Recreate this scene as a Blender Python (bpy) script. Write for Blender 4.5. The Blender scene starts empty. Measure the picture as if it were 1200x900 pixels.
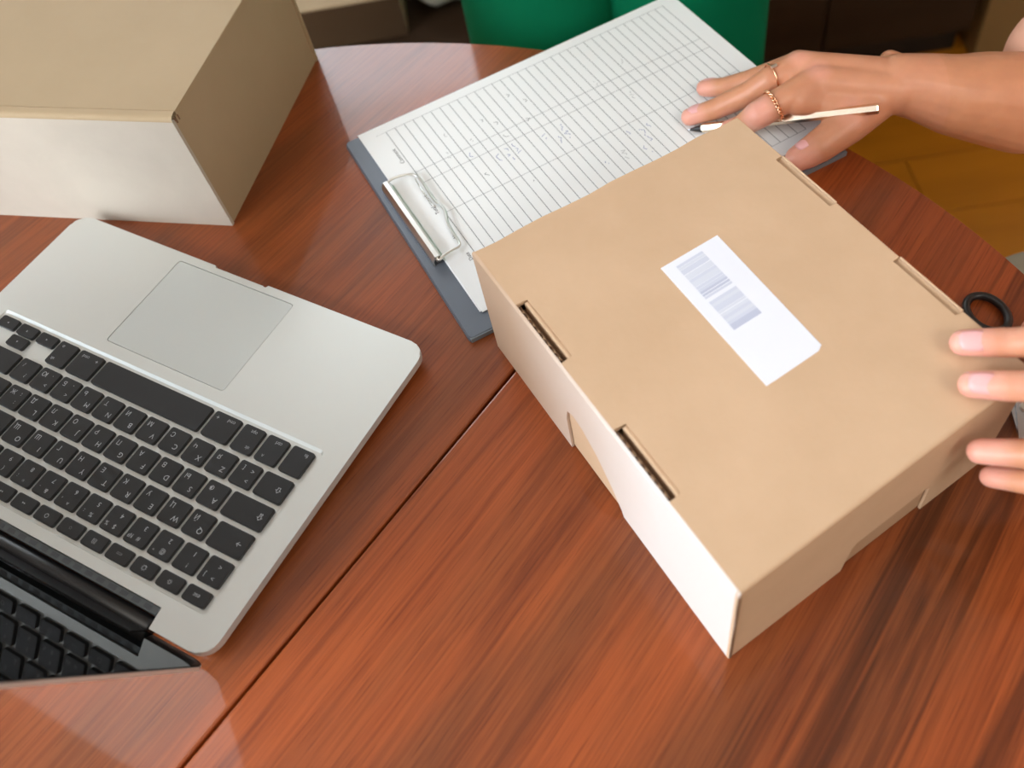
import bpy, bmesh, math, random
from mathutils import Vector, Matrix

random.seed(7)
SC = bpy.context.scene
COL = SC.collection
S = 0.001                                   # all plans below are in millimetres, table top at z = 0

# ------------------------------------------------------------------ camera
F_PX, PCX, PCY = 1065.262, 687.008, 449.775
CAMPOS = (47.378, -330.806, 484.393)
RW = ((0.988580976640859, -0.1254592936152703, -0.08347226046497992),
      (-0.15069058571044897, -0.8230552056510358, -0.5476061320225495),
      (0.0, 0.5539314886299852, -0.8325622534693766))
cam_d = bpy.data.cameras.new('camera')
cam = bpy.data.objects.new('camera', cam_d)
COL.objects.link(cam)
cam_d.sensor_fit = 'HORIZONTAL'
cam_d.sensor_width = 36
cam_d.lens = F_PX / 1200 * 36
cam_d.shift_x = (600 - PCX) / 1200
cam_d.shift_y = (PCY - 450) / 1200
cam_d.clip_start = 0.02
cam_d.clip_end = 30
m = Matrix((RW[0], tuple(-v for v in RW[1]), tuple(-v for v in RW[2]))).transposed().to_4x4()
m.translation = Vector(CAMPOS) * S
cam.matrix_world = m
cam_d.dof.use_dof = True
cam_d.dof.focus_distance = 0.585
cam_d.dof.aperture_fstop = 5.6
SC.camera = cam

SC.view_settings.view_transform = 'Standard'
SC.view_settings.look = 'None'
SC.view_settings.gamma = 1
SC.view_settings.use_curve_mapping = False
SC.view_settings.exposure = 0.12

# ------------------------------------------------------------------ daylight
world = bpy.data.worlds.new('daylight')
SC.world = world
world.use_nodes = True
bg = world.node_tree.nodes['Background']
bg.inputs[0].default_value = (0.80, 0.90, 1.0, 1)
bg.inputs[1].default_value = 3.0


def area(name, loc, aim, sx, sy, power, col):
    d = bpy.data.lights.new(name, 'AREA')
    d.shape = 'RECTANGLE'
    d.size, d.size_y, d.energy, d.color = sx, sy, power, col
    o = bpy.data.objects.new(name, d)
    COL.objects.link(o)
    o.location = loc
    o.rotation_euler = (Vector(aim) - Vector(loc)).to_track_quat('-Z', 'Y').to_euler()
    return o


# light of the window beside the table, of the window in the far wall, plus an unseen fill added at the front right
area('window_light_side', (-1.58, -0.95, 0.76), (0.0, 0.0, 0.0), 1.1, 1.2, 56, (0.90, 0.95, 1.0))
area('window_light_far', (-0.72, 2.36, 1.24), (-0.2, 0.2, 0.1), 1.3, 0.9, 17, (0.92, 0.97, 1.0))
area('front_fill_light', (0.95, -1.25, 1.55), (0.2, 0.0, 0), 0.9, 0.9, 15, (1.0, 0.95, 0.88))

# ------------------------------------------------------------------ materials


def mat(name, col, rough=0.5, metal=0.0, spec=0.5, **kw):
    m = bpy.data.materials.new(name)
    m.use_nodes = True
    b = m.node_tree.nodes['Principled BSDF']
    b.inputs['Base Color'].default_value = (*col, 1)
    b.inputs['Roughness'].default_value = rough
    b.inputs['Metallic'].default_value = metal
    b.inputs['Specular IOR Level'].default_value = spec
    for k, v in kw.items():
        b.inputs[k.replace('_', ' ')].default_value = v
    return m


def nt(m):
    return m.node_tree, m.node_tree.nodes, m.node_tree.links, m.node_tree.nodes['Principled BSDF']


def vary(m, c1, c2, scale=(8, 8, 8), rot=(0, 0, 0), detail=6, lo=0.35, hi=0.65, bump=0.0, bscale=None, dist=0.0005, rough=0.6):
    """noise between two colours of the material, plus optional fine relief"""
    t, n, l, b = nt(m)
    tc = n.new('ShaderNodeTexCoord')
    mp = n.new('ShaderNodeMapping')
    mp.inputs['Scale'].default_value = scale
    mp.inputs['Rotation'].default_value = rot
    l.new(tc.outputs['Object'], mp.inputs[0])
    ns = n.new('ShaderNodeTexNoise')
    ns.inputs['Scale'].default_value = 1
    ns.inputs['Detail'].default_value = detail
    ns.inputs['Roughness'].default_value = rough
    l.new(mp.outputs[0], ns.inputs['Vector'])
    cr = n.new('ShaderNodeValToRGB')
    cr.color_ramp.elements[0].position = lo
    cr.color_ramp.elements[1].position = hi
    cr.color_ramp.elements[0].color = (*c1, 1)
    cr.color_ramp.elements[1].color = (*c2, 1)
    l.new(ns.outputs[0], cr.inputs[0])
    l.new(cr.outputs[0], b.inputs['Base Color'])
    if bump:
        n2 = n.new('ShaderNodeTexNoise')
        n2.inputs['Scale'].default_value = bscale or 200
        n2.inputs['Detail'].default_value = 4
        l.new(tc.outputs['Object'], n2.inputs['Vector'])
        bp = n.new('ShaderNodeBump')
        bp.inputs['Strength'].default_value = bump
        bp.inputs['Distance'].default_value = dist
        l.new(n2.outputs[0], bp.inputs['Height'])
        l.new(bp.outputs[0], b.inputs['Normal'])
    return m


KRAFT = vary(mat('kraft_board', (0.52, 0.32, 0.17), 0.75, spec=0.25), (0.59, 0.402, 0.252), (0.64, 0.442, 0.284), (14, 14, 14), bump=0.25, bscale=260, dist=0.0004)
KRAFT2 = vary(mat('kraft_board_yellow', (0.42, 0.30, 0.17), 0.7, spec=0.25), (0.385, 0.285, 0.170), (0.415, 0.31, 0.19), (6, 6, 6), bump=0.2, bscale=240, dist=0.0004)
KRAFT_PALE = vary(mat('kraft_board_pale', (0.62, 0.5, 0.42), 0.7, spec=0.3), (0.46, 0.405, 0.335), (0.53, 0.47, 0.39), (9, 9, 9), bump=0.2, bscale=240, dist=0.0004)  # paler board for the front of the large box
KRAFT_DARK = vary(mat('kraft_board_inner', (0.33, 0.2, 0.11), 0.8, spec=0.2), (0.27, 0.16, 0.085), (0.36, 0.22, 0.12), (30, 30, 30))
CARTON = mat('ochre_board', (0.27, 0.17, 0.065), 0.85, spec=0.15)
KRAFT_MID = mat('kraft_board_mid', (0.47, 0.30, 0.18), 0.8, spec=0.2)  # mid-toned board seen through the front cut-out
SHADED_BOARD = mat('shaded_brown_board', (0.075, 0.042, 0.02), 0.85, spec=0.15)  # front of the box beyond the table, shade below table level painted in
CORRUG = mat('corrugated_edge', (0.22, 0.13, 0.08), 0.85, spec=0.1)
ALU = vary(mat('brushed_aluminium', (0.7, 0.72, 0.7), 0.42, 0.55), (0.64, 0.66, 0.64), (0.68, 0.70, 0.67), (3, 3, 3), bump=0.05, bscale=900, dist=0.0001)
ALU_PAD = mat('trackpad_glass', (0.58, 0.61, 0.59), 0.38, 0.3)
ALU_EDGE = mat('aluminium_edge', (0.62, 0.64, 0.66), 0.3, 0.8)
KEY = mat('key_plastic', (0.016, 0.017, 0.018), 0.45, spec=0.4)
LEGEND = mat('key_print', (0.42, 0.44, 0.46), 0.6)
GROOVE = mat('dark_groove', (0.10, 0.105, 0.10), 0.6)
HINGE = mat('hinge_plastic', (0.012, 0.012, 0.013), 0.42)
VENT = mat('vent_metal', (0.10, 0.115, 0.12), 0.45, 0.4)
HINGE_GREY = mat('vent_shadow', (0.055, 0.06, 0.065), 0.6)
SCREEN = mat('screen_glass', (0.003, 0.003, 0.0032), 0.03, spec=0.5, IOR=1.22)
PAPER = vary(mat('paper', (0.80, 0.81, 0.80), 0.7, spec=0.3), (0.85, 0.87, 0.87), (0.88, 0.90, 0.90), (6, 6, 6))
PRINT = mat('grey_print', (0.16, 0.18, 0.19), 0.8, spec=0.1)
PRINT_LIGHT = mat('pale_print', (0.40, 0.42, 0.43), 0.8, spec=0.1)
PRINT_BLACK = mat('black_print', (0.03, 0.03, 0.03), 0.8, spec=0.1)
INK = mat('blue_ink', (0.17, 0.21, 0.42), 0.8, spec=0.1)
BOARD = mat('grey_clipboard', (0.115, 0.135, 0.165), 0.42)
BOARD_EDGE = mat('grey_clipboard_edge', (0.17, 0.20, 0.22), 0.35)
CHROME = mat('chrome', (0.74, 0.74, 0.70), 0.28, 1.0)
STICKER = mat('white_sticker', (0.82, 0.85, 0.93), 0.5)
BAR = [mat('barcode_grey_%s' % w, c, 0.7) for w, c in (('pale', (0.66, 0.70, 0.80)), ('mid', (0.61, 0.65, 0.77)), ('deep', (0.50, 0.54, 0.68)))]
GOLD = mat('rose_gold', (0.95, 0.56, 0.34), 0.2, 1.0)
PEN_M = mat('champagne_metal', (0.78, 0.66, 0.52), 0.25, 1.0)
BLACK = mat('black_plastic', (0.012, 0.012, 0.012), 0.35)
STEEL = mat('steel', (0.55, 0.55, 0.56), 0.25, 1.0)
GREEN = vary(mat('green_fabric', (0.0, 0.16, 0.075), 0.85, spec=0.1), (0.0, 0.15, 0.066), (0.001, 0.175, 0.08), (4, 4, 4))
DARKWOOD = vary(mat('dark_brown_veneer', (0.03, 0.016, 0.008), 0.85, spec=0.1), (0.035, 0.019, 0.010), (0.05, 0.028, 0.014), (2, 2, 12))
CREAM = vary(mat('cream_fabric', (0.5, 0.47, 0.36), 0.9, spec=0.1), (0.50, 0.47, 0.37), (0.62, 0.59, 0.48), (10, 10, 10), bump=0.3, bscale=500)
PEACH = vary(mat('peach_fabric', (0.72, 0.36, 0.24), 0.9, spec=0.1), (0.70, 0.36, 0.25), (0.76, 0.41, 0.29), (8, 8, 8), bump=0.4, bscale=500)
HAIR = mat('brown_hair', (0.05, 0.025, 0.012), 0.5)
WALLM = mat('wall_paint', (0.62, 0.58, 0.50), 0.9)
WHITE = mat('white_paint', (0.80, 0.79, 0.76), 0.9)
FRAME = mat('white_window_frame', (0.75, 0.75, 0.73), 0.5)
NAIL = mat('fingernail', (0.80, 0.42, 0.41), 0.3, spec=0.5)
GLASS = mat('window_glass', (0.9, 0.95, 1.0), 0.0, Transmission_Weight=1.0)

# table veneer: cherry red wood with dark drawn out grain along local X, varnished
WOOD = mat('varnished_cherry_veneer', (0.3, 0.07, 0.02), 0.42, spec=0.5)
t, n, l, b = nt(WOOD)
b.inputs['Coat Weight'].default_value = 0.6
b.inputs['Coat IOR'].default_value = 1.42
b.inputs['Specular IOR Level'].default_value = 0.25
b.inputs['Coat Roughness'].default_value = 0.075
tc = n.new('ShaderNodeTexCoord')


def noise(scale, detail, rough, lo, hi, c1, c2, dist=0.0):
    mp = n.new('ShaderNodeMapping')
    mp.inputs['Scale'].default_value = scale
    l.new(tc.outputs['Object'], mp.inputs[0])
    ns = n.new('ShaderNodeTexNoise')
    ns.inputs['Scale'].default_value = 1
    ns.inputs['Detail'].default_value = detail
    ns.inputs['Roughness'].default_value = rough
    ns.inputs['Distortion'].default_value = dist
    l.new(mp.outputs[0], ns.inputs['Vector'])
    cr = n.new('ShaderNodeValToRGB')
    cr.color_ramp.elements[0].position = lo
    cr.color_ramp.elements[1].position = hi
    cr.color_ramp.elements[0].color = (*c1, 1)
    cr.color_ramp.elements[1].color = (*c2, 1)
    l.new(ns.outputs[0], cr.inputs[0])
    return ns, cr


def mult(a, bb, fac=1.0, facsock=None):
    mx = n.new('ShaderNodeMix')
    mx.data_type = 'RGBA'
    mx.blend_type = 'MULTIPLY'
    mx.inputs[0].default_value = fac
    if facsock is not None:
        l.new(facsock, mx.inputs[0])
    l.new(a, mx.inputs[6])
    l.new(bb, mx.inputs[7])
    return mx.outputs[2]


_, broad = noise((2.5, 11, 3), 3, 0.55, 0.36, 0.62, (0.185, 0.052, 0.014), (0.335, 0.074, 0.015))
_, streak = noise((2.2, 48, 4), 5, 0.65, 0.36, 0.50, (0.58, 0.50, 0.45), (1, 1, 1), 0.4)
_, gate = noise((1.6, 7, 3), 2, 0.5, 0.42, 0.62, (0.18, 0.18, 0.18), (0.9, 0.9, 0.9))
nf, fine = noise((9, 420, 22), 3, 0.6, 0.38, 0.60, (0.78, 0.73, 0.70), (1, 1, 1))
nf2, pore = noise((30, 1000, 60), 2, 0.5, 0.30, 0.42, (0.70, 0.64, 0.6), (1, 1, 1))
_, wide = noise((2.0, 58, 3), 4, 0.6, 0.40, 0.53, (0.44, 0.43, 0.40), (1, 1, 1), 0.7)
sy = n.new('ShaderNodeSeparateXYZ')
l.new(tc.outputs['Object'], sy.inputs[0])
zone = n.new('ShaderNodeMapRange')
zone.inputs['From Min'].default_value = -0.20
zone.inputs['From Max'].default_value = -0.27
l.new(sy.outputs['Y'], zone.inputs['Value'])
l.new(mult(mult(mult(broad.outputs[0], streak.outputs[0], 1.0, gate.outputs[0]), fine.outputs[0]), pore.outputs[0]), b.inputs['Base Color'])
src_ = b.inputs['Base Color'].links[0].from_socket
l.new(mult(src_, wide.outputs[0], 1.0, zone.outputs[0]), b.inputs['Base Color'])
bp = n.new('ShaderNodeBump')
bp.inputs['Strength'].default_value = 0.25
bp.inputs['Distance'].default_value = 0.00025
l.new(nf.outputs[0], bp.inputs['Height'])
l.new(bp.outputs[0], b.inputs['Normal'])
bp2 = n.new('ShaderNodeBump')
bp2.inputs['Strength'].default_value = 0.10
bp2.inputs['Distance'].default_value = 0.0002
l.new(nf.outputs[0], bp2.inputs['Height'])
l.new(bp2.outputs[0], b.inputs['Coat Normal'])

FLOORM = vary(mat('orange_floor_wood', (0.3, 0.12, 0.01), 0.35), (0.46, 0.158, 0.005), (0.56, 0.20, 0.008), (1.5, 14, 1))

# skin: warm base, pinker where the vertex attribute says so (fingertips, knuckles)
SKIN = mat('skin', (0.7, 0.4, 0.28), 0.42, spec=0.45)
t, n, l, b = nt(SKIN)
at = n.new('ShaderNodeAttribute')
at.attribute_name = 'pink'
mx = n.new('ShaderNodeMix')
mx.data_type = 'RGBA'
l.new(at.outputs['Fac'], mx.inputs[0])
mx.inputs[6].default_value = (0.62, 0.285, 0.15, 1)
mx.inputs[7].default_value = (0.86, 0.42, 0.34, 1)
tc = n.new('ShaderNodeTexCoord')
ns = n.new('ShaderNodeTexNoise')
ns.inputs['Scale'].default_value = 60
ns.inputs['Detail'].default_value = 5
l.new(tc.outputs['Object'], ns.inputs['Vector'])
cr = n.new('ShaderNodeValToRGB')
cr.color_ramp.elements[0].color = (0.88, 0.86, 0.86, 1)
cr.color_ramp.elements[1].color = (1, 1, 1, 1)
cr.color_ramp.elements[0].position = 0.3
cr.color_ramp.elements[1].position = 0.7
l.new(ns.outputs[0], cr.inputs[0])
l.new(mult(mx.outputs[2], cr.outputs[0]), b.inputs['Base Color'])
b.inputs['Subsurface Weight'].default_value = 0.25
b.inputs['Subsurface Radius'].default_value = (1.0, 0.4, 0.2)
b.inputs['Subsurface Scale'].default_value = 0.006
n2 = n.new('ShaderNodeTexNoise')
n2.inputs['Scale'].default_value = 900
l.new(tc.outputs['Object'], n2.inputs['Vector'])
bp = n.new('ShaderNodeBump')
bp.inputs['Strength'].default_value = 0.12
bp.inputs['Distance'].default_value = 0.0003
l.new(n2.outputs[0], bp.inputs['Height'])
l.new(bp.outputs[0], b.inputs['Normal'])

# ------------------------------------------------------------------ helpers


def V(*a):
    return Vector(a)


def link(name, me, m=None, parent=None, loc=None, rotz=None, smooth=False):
    o = bpy.data.objects.new(name, me)
    COL.objects.link(o)
    if m is not None and not me.materials:
        me.materials.append(m)
    if parent is not None:
        o.parent = parent
    if loc is not None:
        o.location = Vector(loc) * S
    if rotz is not None:
        o.rotation_euler = (0, 0, rotz)
    if smooth:
        for p in me.polygons:
            p.use_smooth = True
    return o


def obj(name, bm, m=None, parent=None, loc=None, rotz=None, smooth=False):
    """bmesh in millimetres -> one mesh object in metres"""
    bmesh.ops.scale(bm, vec=(S, S, S), verts=bm.verts)
    bmesh.ops.recalc_face_normals(bm, faces=bm.faces)
    me = bpy.data.meshes.new(name)
    bm.to_mesh(me)
    bm.free()
    return link(name, me, m, parent, loc, rotz, smooth)


def thing(name, label, cat, loc=(0, 0, 0), rotz=0, group=None):
    o = bpy.data.objects.new(name, None)
    COL.objects.link(o)
    o.empty_display_size = 0.02
    o.location = Vector(loc) * S
    o.rotation_euler = (0, 0, rotz)
    return tag(o, label, cat, group)


def tag(o, label, cat, group=None):
    o['label'] = label
    o['category'] = cat
    if group:
        o['group'] = group
    return o


def struct(o):
    o['kind'] = 'structure'
    return o


def B():
    return bmesh.new()


def prism(bm, pts, z0, z1, bev=0.0, seg=2):
    """closed outline extruded; z0/z1 numbers or per vertex lists; bevel of the top rim"""
    k = len(pts)
    a = sum(pts[i][0] * pts[(i + 1) % k][1] - pts[(i + 1) % k][0] * pts[i][1] for i in range(k))
    if a < 0:
        pts = pts[::-1]
        if isinstance(z0, (list, tuple)):
            z0 = z0[::-1]
        if isinstance(z1, (list, tuple)):
            z1 = z1[::-1]
    Z0 = z0 if isinstance(z0, (list, tuple)) else [z0] * k
    Z1 = z1 if isinstance(z1, (list, tuple)) else [z1] * k
    lo = [bm.verts.new((p[0], p[1], Z0[i])) for i, p in enumerate(pts)]
    hi = [bm.verts.new((p[0], p[1], Z1[i])) for i, p in enumerate(pts)]
    top = bm.faces.new(hi)
    bm.faces.new(lo[::-1])
    for i in range(k):
        bm.faces.new((lo[i], lo[(i + 1) % k], hi[(i + 1) % k], hi[i]))
    if bev:
        bmesh.ops.bevel(bm, geom=list(top.edges), offset=bev, segments=seg, affect='EDGES', profile=0.5)
    return bm


def box(bm, x0, x1, y0, y1, z0, z1, bev=0.0):
    r = bmesh.ops.create_cube(bm, size=1)
    vs = r['verts']
    bmesh.ops.scale(bm, vec=(x1 - x0, y1 - y0, z1 - z0), verts=vs)
    bmesh.ops.translate(bm, vec=((x0 + x1) / 2, (y0 + y1) / 2, (z0 + z1) / 2), verts=vs)
    if bev:
        es = list({e for v in vs for e in v.link_edges})
        bmesh.ops.bevel(bm, geom=es, offset=bev, segments=2, affect='EDGES', profile=0.5)
    return bm


def rrect(x0, x1, y0, y1, r, seg=5):
    out = []
    for cx, cy, a0 in ((x1 - r, y1 - r, 0), (x0 + r, y1 - r, 90), (x0 + r, y0 + r, 180), (x1 - r, y0 + r, 270)):
        for i in range(seg + 1):
            a = math.radians(a0 + 90 * i / seg)
            out.append((cx + r * math.cos(a), cy + r * math.sin(a)))
    return out


def tube(bm, pts, r, seg=10, closed=False, cap=True):
    pts = [Vector(p) for p in pts]
    k = len(pts)
    R = r if isinstance(r, (list, tuple)) else [r] * k
    rings = []
    up = None
    for i, p in enumerate(pts):
        a = pts[(i - 1) % k] if (i > 0 or closed) else p
        c = pts[(i + 1) % k] if (i < k - 1 or closed) else p
        d = (c - a).normalized()
        if up is None:
            up = d.orthogonal().normalized()
        up = (up - d * up.dot(d)).normalized()
        s = d.cross(up)
        rings.append([bm.verts.new(p + (up * math.cos(2 * math.pi * j / seg) + s * math.sin(2 * math.pi * j / seg)) * R[i]) for j in range(seg)])
    for i in range(k if closed else k - 1):
        A, Bn = rings[i], rings[(i + 1) % k]
        for j in range(seg):
            bm.faces.new((A[j], A[(j + 1) % seg], Bn[(j + 1) % seg], Bn[j]))
    if cap and not closed:
        bm.faces.new(rings[0][::-1])
        bm.faces.new(rings[-1])
    return bm


def strip(bm, a, c, w, z):
    """thin flat printed line from a to c (xy), width w"""
    a, c = Vector(a), Vector(c)
    d = (c - a).normalized() * (w / 2)
    nrm = Vector((-d.y, d.x))
    vs = [bm.verts.new((p.x, p.y, z)) for p in (a + nrm, a - nrm, c - nrm, c + nrm)]
    bm.faces.new(vs)


def evaluated(o):
    dg = bpy.context.evaluated_depsgraph_get()
    dg.update()
    return bpy.data.meshes.new_from_object(o.evaluated_get(dg))


def cut(o, cutters):
    """boolean difference, baked; the cutters vanish"""
    for c in cutters:
        md = o.modifiers.new('cut', 'BOOLEAN')
        md.operation = 'DIFFERENCE'
        md.object = c
        md.solver = 'EXACT'
    me = evaluated(o)
    o.modifiers.clear()
    old = o.data
    o.data = me
    bpy.data.meshes.remove(old)
    for c in cutters:
        d = c.data
        bpy.data.objects.remove(c)
        bpy.data.meshes.remove(d)


_txt = {}


def text_mesh(s, size):
    """flat mesh of a short text, centred on its origin, built from the built-in font"""
    key = (s, size)
    if key not in _txt:
        c = bpy.data.curves.new('t', 'FONT')
        c.body = s
        c.size = size * S
        c.align_x = 'CENTER'
        c.align_y = 'CENTER'
        c.resolution_u = 3
        o = bpy.data.objects.new('t', c)
        COL.objects.link(o)
        _txt[key] = evaluated(o)
        bpy.data.objects.remove(o)
        bpy.data.curves.remove(c)
    return _txt[key].copy()


# ------------------------------------------------------------------ the room
def slab(name, x0, x1, y0, y1, z0, z1, m):
    bm = B()
    box(bm, x0, x1, y0, y1, z0, z1)
    return struct(obj(name, bm, m))


RX0, RX1, RY0, RY1, RZ0, RZ1 = -1700, 2300, -2200, 2450, -750, 1750
fl = bpy.data.objects.new('floor', None)
COL.objects.link(fl)
struct(fl)
bm = B()
box(bm, RX0, RX1, RY0, RY1, RZ0 - 40, RZ0 - 9)
obj('subfloor', bm, FLOORM, fl)
bm = B()
box(bm, -600 + 1.2, 600 - 1.2, -69, 69, -9, 0, 1.0)
plank0 = obj('floor_plank', bm, FLOORM, fl)
first = True
row = 0
y = RY0 + 70
ca, sa = 1, 0
while y < RY1 - 60:
    x = RX0 + 600 - (row % 3) * 400
    while x - 600 < RX1:
        a, c = max(x - 600, RX0), min(x + 600, RX1)
        if c - a > 60:
            o = plank0 if first else bpy.data.objects.new('floor_plank', plank0.data)
            if not first:
                COL.objects.link(o)
                o.parent = fl
            first = False
            o.location = Vector(((a + c) / 2, y, RZ0)) * S
            o.scale = ((c - a) / 1200, 1, 1)
        x += 1200
    y += 140
    row += 1
slab('ceiling', RX0 - 60, RX1 + 60, RY0 - 60, RY1 + 60, RZ1, RZ1 + 60, WHITE)
slab('wall_right', RX1, RX1 + 60, RY0 - 60, RY1 + 60, RZ0, RZ1, WALLM)
slab('wall_front', RX0 - 60, RX1, RY0 - 60, RY0, RZ0, RZ1, WALLM)


def wall_with_window(name, horiz, pos, a0, a1, w0, w1, z0, z1, num):
    """wall along x (horiz) or y at pos, with one opening w0..w1 / z0..z1 holding a framed window"""
    bm = B()
    for (p, q, zz0, zz1) in ((a0, w0, RZ0, RZ1), (w1, a1, RZ0, RZ1), (w0, w1, RZ0, z0), (w0, w1, z1, RZ1)):
        if q - p < 1 or zz1 - zz0 < 1:
            continue
        if horiz:
            box(bm, p, q, pos, pos + 60, zz0, zz1)
        else:
            box(bm, pos - 60, pos, p, q, zz0, zz1)
    struct(obj(name, bm, WALLM))
    e = bpy.data.objects.new('window_%d' % num, None)
    COL.objects.link(e)
    struct(e)
    fb = B()
    gb = B()
    mid = (w0 + w1) / 2
    for (p, q, zz0, zz1) in ((w0, w1, z0, z0 + 50), (w0, w1, z1 - 50, z1), (w0, w0 + 50, z0 + 50, z1 - 50), (w1 - 50, w1, z0 + 50, z1 - 50), (mid - 25, mid + 25, z0 + 50, z1 - 50)):
        if horiz:
            box(fb, p, q, pos + 15, pos + 55, zz0, zz1)
        else:
            box(fb, pos - 55, pos - 15, p, q, zz0, zz1)
    obj('window_frame', fb, FRAME, e)
    for p, q in ((w0 + 50, mid - 25), (mid + 25, w1 - 50)):
        gb = B()
        if horiz:
            box(gb, p, q, pos + 30, pos + 36, z0 + 50, z1 - 50)
        else:
            box(gb, pos - 36, pos - 30, p, q, z0 + 50, z1 - 50)
        obj('pane', gb, GLASS, e)


wall_with_window('wall_back', True, RY1, RX0 - 60, RX1, -1500, 0, 700, 1715, 1)
wall_with_window('wall_left', False, RX0, RY0, RY1, -1500, 300, 60, 1500, 2)

# ------------------------------------------------------------------ round table
TC = (-178.9, -174.9)
TR = 559.9
SEAM = math.atan2(213, 189)
table = thing('round_table', 'round varnished reddish-brown wooden table carrying laptop, boxes and clipboard', 'table', (TC[0], TC[1], 0), SEAM)
for side in (-1, 1):
    off = 12.4 - 0.0                     # the joint runs a little beside the centre
    pts = []
    y0 = -off
    prof = [(0, -34), (-2, -36), (0, -10), (0, -3.5), (-1.0, -1.2), (-3.5, 0)]
    a_start = math.asin(y0 / TR)
    N = 96
    angs = [a_start + (math.pi - 2 * a_start) * i / N for i in range(N + 1)] if side > 0 else [math.pi - a_start + (math.pi + 2 * a_start) * i / N for i in range(N + 1)]
    outline = [(TR * math.cos(a), TR * math.sin(a)) for a in angs]
    outline[0] = (outline[0][0], y0 + side * 0.9)
    outline[-1] = (outline[-1][0], y0 + side * 0.9)
    bm = B()
    prism(bm, outline, -30, 0, 1.6, 3)
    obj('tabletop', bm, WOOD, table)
bm = B()
box(bm, -300, 300, -24, 4, -52, -32)
obj('rail', bm, WOOD, table)
bm = B()
tube(bm, [(0, 0, -40), (0, 0, -120), (0, 0, -300), (0, 0, -600), (0, 0, -680)], [70, 45, 38, 60, 60], 28)
obj('pedestal', bm, WOOD, table, smooth=True)
for i in range(4):
    a = math.radians(45 + 90 * i)
    bm = B()
    tube(bm, [(40 * math.cos(a), 40 * math.sin(a), -600), (180 * math.cos(a), 180 * math.sin(a), -640), (330 * math.cos(a), 330 * math.sin(a), -728)], [30, 26, 22], 12)
    obj('foot', bm, WOOD, table, smooth=True)

# ------------------------------------------------------------------ cardboard boxes


def corrug_edge(bm, a, c, z0, z1, nrm, amp=0.9, pitch=6.0, th=0.35):
    """zigzag fluting seen in a cut edge, standing in the plane through a-c"""
    a, c = Vector((*a, 0)), Vector((*c, 0))
    L = (c - a).length
    d = (c - a) / L
    nrm = Vector((*nrm, 0)).normalized()
    k = max(4, int(L / pitch * 6))
    prev = None
    for i in range(k + 1):
        s = L * i / k
        o = math.sin(2 * math.pi * s / pitch) * amp
        p = a + d * s + nrm * o
        cur = [bm.verts.new(p + nrm * th + Vector((0, 0, z0))), bm.verts.new(p - nrm * th + Vector((0, 0, z0))),
               bm.verts.new(p - nrm * th + Vector((0, 0, z1))), bm.verts.new(p + nrm * th + Vector((0, 0, z1)))]
        if prev:
            for j in range(4):
                bm.faces.new((prev[j], prev[(j + 1) % 4], cur[(j + 1) % 4], cur[j]))
        prev = cur


def lerp2(a, c, t):
    return (a[0] + (c[0] - a[0]) * t, a[1] + (c[1] - a[1]) * t)


def wall_panel(bm, a, c, inward, z0, z1, th=3.0, top_round=1.4):
    """upright board from a to c, thickness th towards 'inward' """
    iv = Vector(inward).normalized() * th
    prism(bm, [a, c, (c[0] + iv.x, c[1] + iv.y), (a[0] + iv.x, a[1] + iv.y)], z0, z1, top_round, 3)


# ---- the parcel in the middle: A back-left, Bc back-right, Cc front-right, D front-left corner
H = 93.0
A, Bc, Cc, D = (-7.0, 32.0), (167.0, 112.0), (269.0, -103.0), (99.5, -194.0)
parcel = thing('cardboard_box', 'closed light brown cardboard box with white barcode label on its lid, right of centre', 'box')


def unit(a, c):
    v = Vector((c[0] - a[0], c[1] - a[1]))
    return v.normalized()


uAB, uAD = unit(A, Bc), unit(A, D)
uBC, uDC = unit(Bc, Cc), unit(D, Cc)
inL, inR = Vector((-uAD.y, uAD.x)), Vector((uBC.y, -uBC.x))
if inL.dot(uAB) < 0:
    inL = -inL
if inR.dot(uAB) > 0:
    inR = -inR
inF = Vector((-uDC.y, uDC.x))
if inF.dot(uAD) > 0:
    inF = -inF
inBk = Vector((-uAB.y, uAB.x))
if inBk.dot(uAD) < 0:
    inBk = -inBk


def shift(p, v, d):
    return (p[0] + v.x * d, p[1] + v.y * d)


def pfrac(a, c, d):
    u = unit(a, c)
    return (a[0] + u.x * d, a[1] + u.y * d)


LAD = (Vector(D) - Vector(A)).length
LBC = (Vector(Cc) - Vector(Bc)).length
LDC = (Vector(Cc) - Vector(D)).length
LAB = (Vector(Bc) - Vector(A)).length


def face_pt(a, c, s, out, nrm):
    p = pfrac(a, c, s)
    return shift(p, nrm, out)


def rect_panel_on_face(bm, a, c, nrm_out, poly, depth0, depth1):
    """poly = [(s, z)...] on the vertical face a-c, between two offsets along the outward normal"""
    v0 = [bm.verts.new((*face_pt(a, c, s, depth0, nrm_out), z)) for s, z in poly]
    v1 = [bm.verts.new((*face_pt(a, c, s, depth1, nrm_out), z)) for s, z in poly]
    k = len(poly)
    bm.faces.new(v0)
    bm.faces.new(v1[::-1])
    for i in range(k):
        bm.faces.new((v0[i], v0[(i + 1) % k], v1[(i + 1) % k], v1[i]))


# left side wall: tan half, half paled by painted light; cut-out shaped as the lid's cast shadow shows the inner board
shadow_poly = [(94, 0), (94, 2), (94, 34), (97, 46), (104, 50), (113, 48), (127, 38), (141, 20), (149, 6), (151, 0)]


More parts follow.
